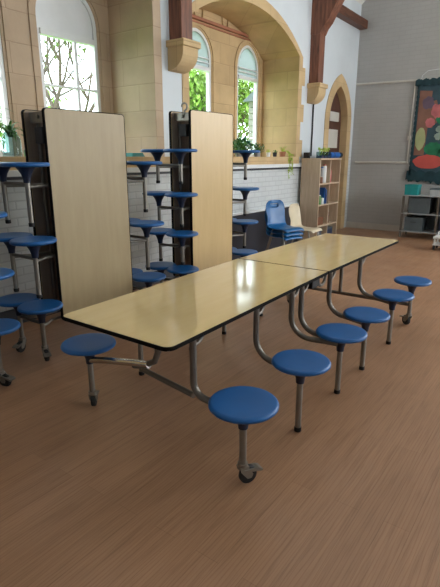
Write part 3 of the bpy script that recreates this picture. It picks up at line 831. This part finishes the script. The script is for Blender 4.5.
# low shelving
QX0, QX1, QY0, QY1, QH = -2.76, -1.35, 9.98, 10.42, .84
sh = thing('shelving_unit', (QX0, QY0, 0), 'low dark metal shelving unit with pale shelf edges below the paper display', 'shelf')
wx, wy2 = QX1-QX0, QY1-QY0
for x in (0, .66, wx):
    for y in (0, wy2): MB().box((x-.018, y-.018, 0), (x+.018, y+.018, QH)).build('leg', 'dark_tube', sh)
for z in (.14, .49, QH): MB().box((-.02, -.022, z-.014), (wx+.02, wy2+.02, z), .002).build('shelf', 'pale_grey', sh)
MB().box((.02, wy2, .14), (wx-.02, wy2+.012, QH-.02)).build('back_panel', 'bin_grey', sh)
def crate(x0, x1, z, h, mat, label, name='storage_bin'):
    t = thing(name, (QX0+(x0+x1)/2, QY0+.2, z), label, 'bin', 'bins on the low shelving'); w = (x1-x0)/2
    MB().sheet([[(-w, 0), (w, 0), (w, h), (-w, h)], [(-.05, h*.68), (.05, h*.68), (.05, h*.8), (-.05, h*.8)]], -.19, -.18, 'xz').build('front_panel', mat, t)
    MB().ring(rrect(-w, -.18, w, .18, [.01]*4), rrect(-w+.01, -.17, w-.01, .17, [.008]*4), .0, h, 'xy').build('sides', mat, t)
    MB().box((-w+.005, -.175, .0), (w-.005, .175, .008)).build('base', mat, t)
    MB().box((-.055, -.194, h*.65), (.055, -.19, h*.675)).build('handle_lip', 'rubber', t)
    return t
crate(.06, .40, .14, .27, 'bin_grey', 'grey bin with a dark hand slot on the lower shelf under the teal tub')
crate(.70, 1.34, .49, .30, 'navy', 'wide navy bin on the middle shelf below the paper display')
crate(.72, 1.32, .14, .26, 'navy', 'navy bin low on the shelving behind the white trolley')
boxy('document_box', (QX0+.10, QY0+.03, .49), (QX0+.50, QY0+.36, .80), 'bin_grey', 'grey box on the middle shelf above the grey bin', 'box', 'bin_grey')
tt = boxy('storage_tub', (QX0-.01, QY0+.05, QH), (QX0+.24, QY0+.30, QH+.20), 'teal', 'teal lidded tub on top of the low shelving', 'tub', 'teal')
boxy('folder_stack', (QX0+.45, QY0+.10, QH), (QX0+.80, QY0+.36, QH+.14), 'pale_grey', 'pale grey folders on top of the shelving beside the teal tub', 'folders', 'bin_grey')
# white trolley cut by the right edge of the photo
tr = thing('trolley', (-1.76, 9.0, 0), 'small white trolley on dark wheels cut off by the right edge of the photo', 'trolley')
MB().box((-.13, -.14, .20), (.40, .16, .235), .008).build('tray', 'white_plastic', tr)
MB().box((-.13, -.14, .085), (.40, .16, .105), .006).build('base_frame', 'white_plastic', tr)
for sx in (-.10, .37):
    for sy in (-.11, .13):
        MB().tube([(sx, sy, .09), (sx, sy, .21)], .016, 10).build('post', 'white_plastic', tr, smooth=True)
        MB().lathe([(.0, -.014), (.036, -.014), (.04, -.01), (.04, .01), (.036, .014), (.0, .014)], c=(sx, sy, .04), seg=20, axis=0, cap=False).box((sx-.018, sy-.012, .04), (sx+.018, sy+.012, .09)).build('wheel', 'rubber', tr, smooth=True)
MB().tube([(-.10, .13, .235), (-.10, .13, .29), (-.04, .13, .33), (.31, .13, .33), (.37, .13, .29), (.37, .13, .235)], .014, 10).build('handle', 'white_plastic', tr, smooth=True)

# ================================================================== outside
struct(MB().box((-40, -20, -.7), (XL-1.2, 40, -.6)).build('ground', 'grass'))
def tree(loc, hgt, label, leafmat, n, rad, size, seed, bare, group='trees outside the windows'):
    t = thing('tree', loc, label, 'tree', group); rnd = random.Random(seed); m = MB(); tips = []
    def br(p, d, l, r, lev):
        q = p; pts = [p]
        for _ in range(3):
            d = (d+V((rnd.uniform(-.25, .25), rnd.uniform(-.25, .25), rnd.uniform(-.05, .2)))).normalized(); q = q+d*l/3; pts.append(q)
        m.tube(pts, [r, r*.88, r*.76, r*.62], 6)
        tips.append(q)
        if lev:
            for _ in range(3 if lev > 1 else 3):
                k = (d+V((rnd.uniform(-1, 1), rnd.uniform(-1, 1), rnd.uniform(-.3, .7)))*.85).normalized()
                br(pts[rnd.choice((2, 3))], k, l*rnd.uniform(.62, .85), r*.58, lev-1)
    br(V((0, 0, 0)), V((0, 0, 1)), hgt*.36, hgt*(.022 if bare < 6 else .017), bare)
    m.build('trunk', 'bark', t)
    f = MB(); per = max(1, n//len(tips))
    for i, p in enumerate(tips): leaves(f, p, (rad, rad, rad), per, size, seed*100+i)
    f.build('foliage', leafmat, t)
    return t
tree((-9.0, 7.3, -.6), 6.6, 'thinly leaved tree with many bare branches outside the left window', 'leaf_pale', 5500, .5, .06, 4, 6)
tree((-11.5, 14.6, -.6), 5.6, 'full light green tree seen through the lancet left of the stone pier', 'leaf_bright', 4200, .7, .13, 8, 4)
tree((-12.6, 19.2, -.6), 6.0, 'full light green tree seen through the lancet beside the plants', 'leaf_bright', 7000, .9, .13, 9, 4)
tree((-14.5, 9.5, -.6), 5.0, 'bushy light green tree further back beyond the left window', 'leaf_bright', 2600, .8, .14, 12, 4)
hs = thing('garden_shed', (-7.6, 13.3, -.6), 'pale slatted shed among the trees seen through the lancet beside the plants', 'shed')
w = MB()
for k in range(22): w.box((-.6, -.62, k*.17), (.6, .62, k*.17+.15))
w.build('slatted_wall', 'shed_wood', hs)
MB().prism([(-.75, 3.72), (.75, 3.72), (0, 4.25)], -.75, .75, 'xz').build('roof', 'bin_grey', hs)

# ================================================================== light
wd = bpy.data.worlds.new('sky'); SC.world = wd; wd.use_nodes = True
nt = wd.node_tree; bg = nt.nodes['Background']
tc = N(nt, 'ShaderNodeTexCoord'); sp = N(nt, 'ShaderNodeSeparateXYZ'); nt.links.new(tc.outputs['Generated'], sp.inputs[0])
nt.links.new(ramp(nt, sp.outputs['Z'], [(.0, (.80, .88, .92, 1)), (.45, (.86, .94, 1.0, 1))]), bg.inputs['Color'])
bg.inputs['Strength'].default_value = 6.5
def area(name, loc, rot, sx, sy, e, col=(1, 1, 1)):
    l = bpy.data.lights.new(name, 'AREA'); l.shape = 'RECTANGLE'; l.size = sx; l.size_y = sy; l.energy = e; l.color = col
    o = bpy.data.objects.new(name, l); COL.objects.link(o); o.location = loc; o.rotation_euler = rot; return o
for i, (a, b) in enumerate(RWIN):                       # daylight through the windows of the opposite wall
    area('window_light', (XR+.28, (a+b)/2, 2.55), (0, pi/2, 0), 1.8, b-a-.1, (10, 90)[i], (1, .97, .93))
area('gable_light', (1.9, YF+.28, 3.1), (-pi/2, 0, 0), 2.5, 2.3, 175, (1, .97, .94))
SC.view_settings.view_transform = 'Standard'; SC.view_settings.look = 'None'
SC.view_settings.gamma = 1; SC.view_settings.exposure = .2; SC.view_settings.use_curve_mapping = False
SC.cycles.use_denoising = True
SC.cycles.max_bounces = 10; SC.cycles.diffuse_bounces = 5; SC.cycles.transparent_max_bounces = 16
